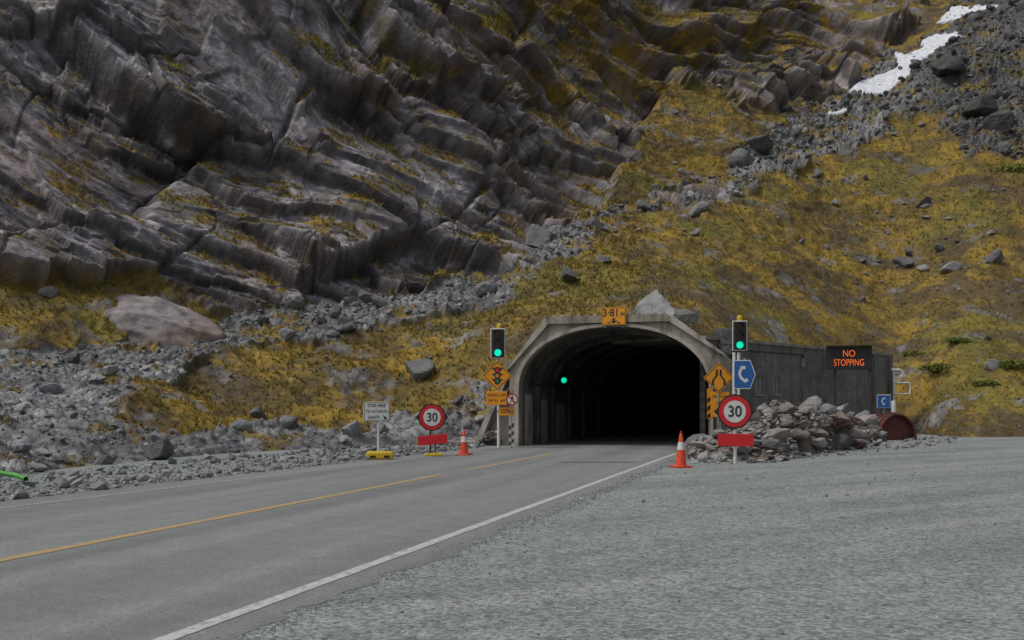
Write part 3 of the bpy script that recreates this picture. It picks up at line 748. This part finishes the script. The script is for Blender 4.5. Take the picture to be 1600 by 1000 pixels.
def cone(name,px_,ybase,h):
    dd=F*CH/(ybase-HZ); e=empty(name,((px_-800)/F*dd,dd,0),random.uniform(-.4,.4))
    r=lambda z:.155-(z/h)*.118
    lathe('body_low',[(r(.04),.04),(r(h*.52),h*.52)],M['orange'],e)
    lathe('collar',[(r(h*.52)+.004,h*.52),(r(h*.74)+.004,h*.74)],M['white'],e)
    lathe('body_top',[(r(h*.74),h*.74),(r(h*.96),h*.96),(.025,h)],M['orange'],e)
    lathe('grip',[(.018,h),(.03,h+.02),(.03,h+.05),(.012,h+.06)],M['darkred'],e)
    box('base',(0,0,.025),(.44,.44,.05),M['orange'],e,.015)
cone('traffic_cone',725,711,.80); cone('traffic_cone',1064,730.5,.88)

# ------------------------------------------------------------------ building
P1=Vector((7.75,39.95)); P2_=Vector((20.5,54.0)); L_=(P2_-P1).length; dr_=(P2_-P1)/L_; yaw=math.atan2(dr_.y,dr_.x)
bl=empty('block_building',(P1.x,P1.y,0),yaw)
Hh=4.22
def wallbox(name,x0,x1,y0,y1,z0,z1,mat): return box(name,((x0+x1)/2,(y0+y1)/2,(z0+z1)/2),(x1-x0,y1-y0,z1-z0),mat,bl)
wx=[(4.2,4.75),(5.7,6.3)]
zl,zh=2.05,2.75
wallbox('wall_low',0,L_,0,.25,-.05,zl,M['block']); wallbox('wall_high',0,L_,0,.25,zh,Hh,M['block'])
xs=[0]+[v_ for w_ in wx for v_ in w_]+[L_]
for k in range(0,len(xs),2): wallbox('wall_mid_%d'%k,xs[k],xs[k+1],0,.25,zl,zh,M['block'])
for k,(a_,b_) in enumerate(wx):
    wallbox('window_%d'%k,a_,b_,.04,.08,zl,zh,M['glass']); wallbox('mullion_%d'%k,(a_+b_)/2-.02,(a_+b_)/2+.02,.01,.038,zl,zh,M['galv'])
    wallbox('sill_%d'%k,a_-.08,b_+.08,-.06,.035,zl-.08,zl-.003,M['conc'])
wallbox('end_wall',L_-.25,L_,.253,4.5,-.05,Hh,M['block'])
wallbox('roof',-.05,L_+.08,-.07,4.6,Hh+.003,Hh+.14,M['conc'])
wallbox('pilaster',L_-2.3,L_-1.9,-.10,-.003,-.05,Hh-.003,M['block'])
wallbox('pilaster_end',L_-.3,L_+.06,-.12,-.003,-.05,Hh-.003,M['block'])
for i,a_ in enumerate((2.4,3.0,3.3)): box('lamp_%d'%i,(a_,-.06,3.6-.1*i),(.16,.1,.12),M['white'],bl,.02)
box('junction_box',(8.5,-.06,3.5),(.3,.12,.4),M['galv'],bl,.02)
tube('conduit',[(1.5,-.04,3.9),(8.5,-.04,3.9),(8.5,-.04,3.6)],.03,M['darkmetal'],bl)
vp=empty('vent_pipe',(20.55,53.75,0),0)
tube('pipe_upper',[(-.1,0,3.45)]+[(.3+.22*math.sin(a_),-.05,3.23+.22*math.cos(a_)) for a_ in np.linspace(0,2.6,8)],.075,M['white'],vp)
tube('pipe_drop',[(.05,0,3.45),(.05,0,.2)],.06,M['white'],vp)
tube('rail',[(.05,-.1,2.75),(.85,-.1,2.75),(.9,-.1,2.65),(.9,-.1,2.15),(.05,-.1,2.15)],.05,M['white'],vp)
dq=46.2; xq,zq=wl(1326.5,559.5,dq)
ld=empty('no_stopping_led_sign',(xq,dq,0),math.radians(-14))
box('cabinet',(0,.1,zq),(2.02,.2,1.06),M['black'],ld,.02)
text('line_1','NO',.44,0,-.01,zq+.20,M['led'],ld,.82,-.004); text('line_2','STOPPING',.44,0,-.01,zq-.22,M['led'],ld,.66,-.004)
pole('post_left',-.6,.2,0,zq,.06,M['darkmetal'],ld); pole('post_right',.95,.15,0,zq-.4,.09,M['darkmetal'],ld)
box('hood',(0,-.06,zq+.56),(2.06,.5,.03),M['black'],ld)
dq=49.5; xq,zq=wl(1381,627,dq)
e=empty('phone_sign',(xq,dq,0),math.radians(-10)); box('rim',(0,.01,zq),(.66,.02,.66),M['white'],e,.01); box('plate',(0,-.006,zq),(.60,.012,.60),M['blue'],e)
handset(e,-.03,zq,.2,-.016,0); pole('post',0,.06,0,zq+.3,.04,M['galv'],e)
lp=empty('marker_post',((1396-800)/F*50,50,0)); lathe('post',[(.11,0),(.11,1.7),(.08,1.78)],M['white'],lp,14); lathe('band',[(.115,1.0),(.115,1.2)],M['orange'],lp,14)

dc=F*CH/(688-HZ); xc=(1399-800)/F*dc
e=empty('rusty_culvert',(xc,dc,0),math.radians(12))
vs=[];fs=[];nn=18;r_=.95
for k,yv in enumerate((-.2,1.6)):
    for i in range(nn+1):
        a_=math.pi*(1-i/nn)
        for rr in(r_,r_-.05): vs.append((rr*math.cos(a_)*(1-.06*k),yv,rr*math.sin(a_)*1.25*(1-.06*k)))
m2=2*(nn+1)
for i in range(nn):
    a_=2*i; fs+=[(a_,a_+2,m2+a_+2,m2+a_),(a_+1,m2+a_+1,m2+a_+3,a_+3),(a_,a_+1,a_+3,a_+2)]
meshobj('arched_shell',vs,fs,M['rust'],e)
prism('front_plate',[(-.88,0),(.88,0)]+[(.88*math.cos(a_),1.1*math.sin(a_)) for a_ in np.linspace(.15,math.pi-.15,14)],.05,.09,M['rust'],e)
for k in range(4): tube('corrugation_%d'%k,[(r_*math.cos(a_)*(1-.01*k)*1.01,.1+.4*k,r_*math.sin(a_)*1.25*(1-.01*k)*1.01) for a_ in np.linspace(0,math.pi,16)],.035,M['rust'],e)

# ------------------------------------------------------------------ rubble heap in front of building
hp=[];hs=[];hc=[]
def heap_h(px_): return np.interp(px_,[1085,1120,1160,1200,1260,1320,1350,1375],[.1,.45,.8,1.25,1.3,1.15,.75,.05])
vs=[];fs=[];nx,ny=70,30
ng=np.random.default_rng(3)
for j in range(ny):
    for i in range(nx):
        pxx=1070+i*(1385-1070)/(nx-1); v_=j/(ny-1); dd=F*CH/(np.interp(pxx,[1070,1200,1300,1410],[722,722,706,694])-HZ)+v_*8
        hh=heap_h(pxx)*math.sin(math.pi*v_)**.7*(1+.35*math.sin(pxx*.045)*math.sin(v_*7))+ng.normal(0,.07)
        edge=min(v_,1-v_)*6
        vs.append(((pxx-800)/F*dd,dd,hh*min(1,edge)-.05))
        if .03<v_<.8 and ng.random()<.85 and 1085<pxx<1372:
            hp.append(((pxx-800)/F*dd+ng.normal(0,.12),dd+ng.normal(0,.1),hh*min(1,edge)-.05)); s_=min(.48,.06+ng.pareto(2.3)*.075); hs.append(s_)
            g_=ng.uniform(.09,.26); hc.append((g_*1.08,g_*.98,g_*.90) if ng.random()<.7 else (g_,g_,g_))
for j in range(ny-1):
    for i in range(nx-1): a_=j*nx+i; fs.append((a_,a_+1,a_+nx+1,a_+nx))
rb=meshobj('rubble_heap',vs,fs,simple('rubble_soil',(.15,.12,.095),(.08,.06,.048),3,.95,.8))
for k in range(40):
    pxx=ng.uniform(1210,1370); dd=ng.uniform(31.5,36); x_=(pxx-800)/F*dd; h_=heap_h(pxx)*.85
    a_=ng.uniform(0,math.pi); l_=ng.uniform(.5,1.4); zz=h_+ng.uniform(-.3,.15)
    tube('rebar_%d'%k,[(x_,dd,zz-.1),(x_+l_*.5*math.cos(a_),dd+.2,zz+ng.uniform(.0,.2)),(x_+l_*math.cos(a_),dd+.3,zz+ng.uniform(-.3,.1))],.012,M['rust'],rb)
rocks('rubble_rocks',np.array(hp),np.array(hs),np.array(hc),M['stone'],2,(1.15,.9,.5),.2,8,.35)
n_=260; xx=ng.uniform(1080,1500,n_); yb=np.interp(xx,[1080,1200,1500],[718,716,684])+ng.uniform(-6,8,n_); dd=F*CH/(yb-HZ)
rocks('heap_edge_stones',np.stack([(xx-800)/F*dd,dd,0*dd],-1),ng.uniform(.03,.14,n_),ng.uniform(.10,.28,(n_,1))*np.ones((1,3)),M['stone'],2)
rocks('rubble_slabs',np.array([[11.5,35.5,.8],[10.3,35.5,.85],[9.2,33,.4],[7.6,30,.0]]),np.array([.8,.7,.55,.45]),np.array([[.19,.16,.145],[.24,.22,.20],[.17,.17,.155],[.18,.155,.15]]),M['boulder'],4,(1.3,.8,.36),.2,7,.25,None,.05)

tube('green_hose',[(-12.6,21.6,.10),(-11.8,21.5,.16),(-11.0,21.3,.17),(-10.5,21.1,.12),(-10.2,20.9,.06)],.055,M['green_hose'])

# ------------------------------------------------------------------ light, sky, camera
w=bpy.data.worlds.new('World'); scene.world=w; w.use_nodes=True; nt=w.node_tree
sky=nt.nodes.new('ShaderNodeTexSky'); sky.sky_type='NISHITA'; sky.sun_disc=False
el=math.radians(58); az=math.radians(-112)
sky.sun_elevation=el; sky.sun_rotation=az; sky.air_density=1.2; sky.dust_density=4
hs_=nt.nodes.new('ShaderNodeHueSaturation'); hs_.inputs['Saturation'].default_value=.45
nt.links.new(sky.outputs[0],hs_.inputs['Color']); nt.links.new(hs_.outputs[0],nt.nodes['Background'].inputs['Color'])
nt.nodes['Background'].inputs['Strength'].default_value=.11
sun=bpy.data.lights.new('sun','SUN'); sun.energy=1.45; sun.angle=math.radians(14); sun.color=(1,.97,.94)
so=link(bpy.data.objects.new('sun',sun))
dirv=Vector((math.sin(az)*math.cos(el),math.cos(az)*math.cos(el),math.sin(el)))
so.rotation_euler=dirv.to_track_quat('Z','Y').to_euler(); so.location=dirv*60
cam=bpy.data.cameras.new('camera'); cam.lens=35.01; cam.sensor_width=36; cam.shift_y=130/1600; cam.clip_end=2000; cam.clip_start=.05
co=link(bpy.data.objects.new('camera',cam)); co.location=(0,0,CH); co.rotation_euler=(math.pi/2,0,0)
scene.camera=co
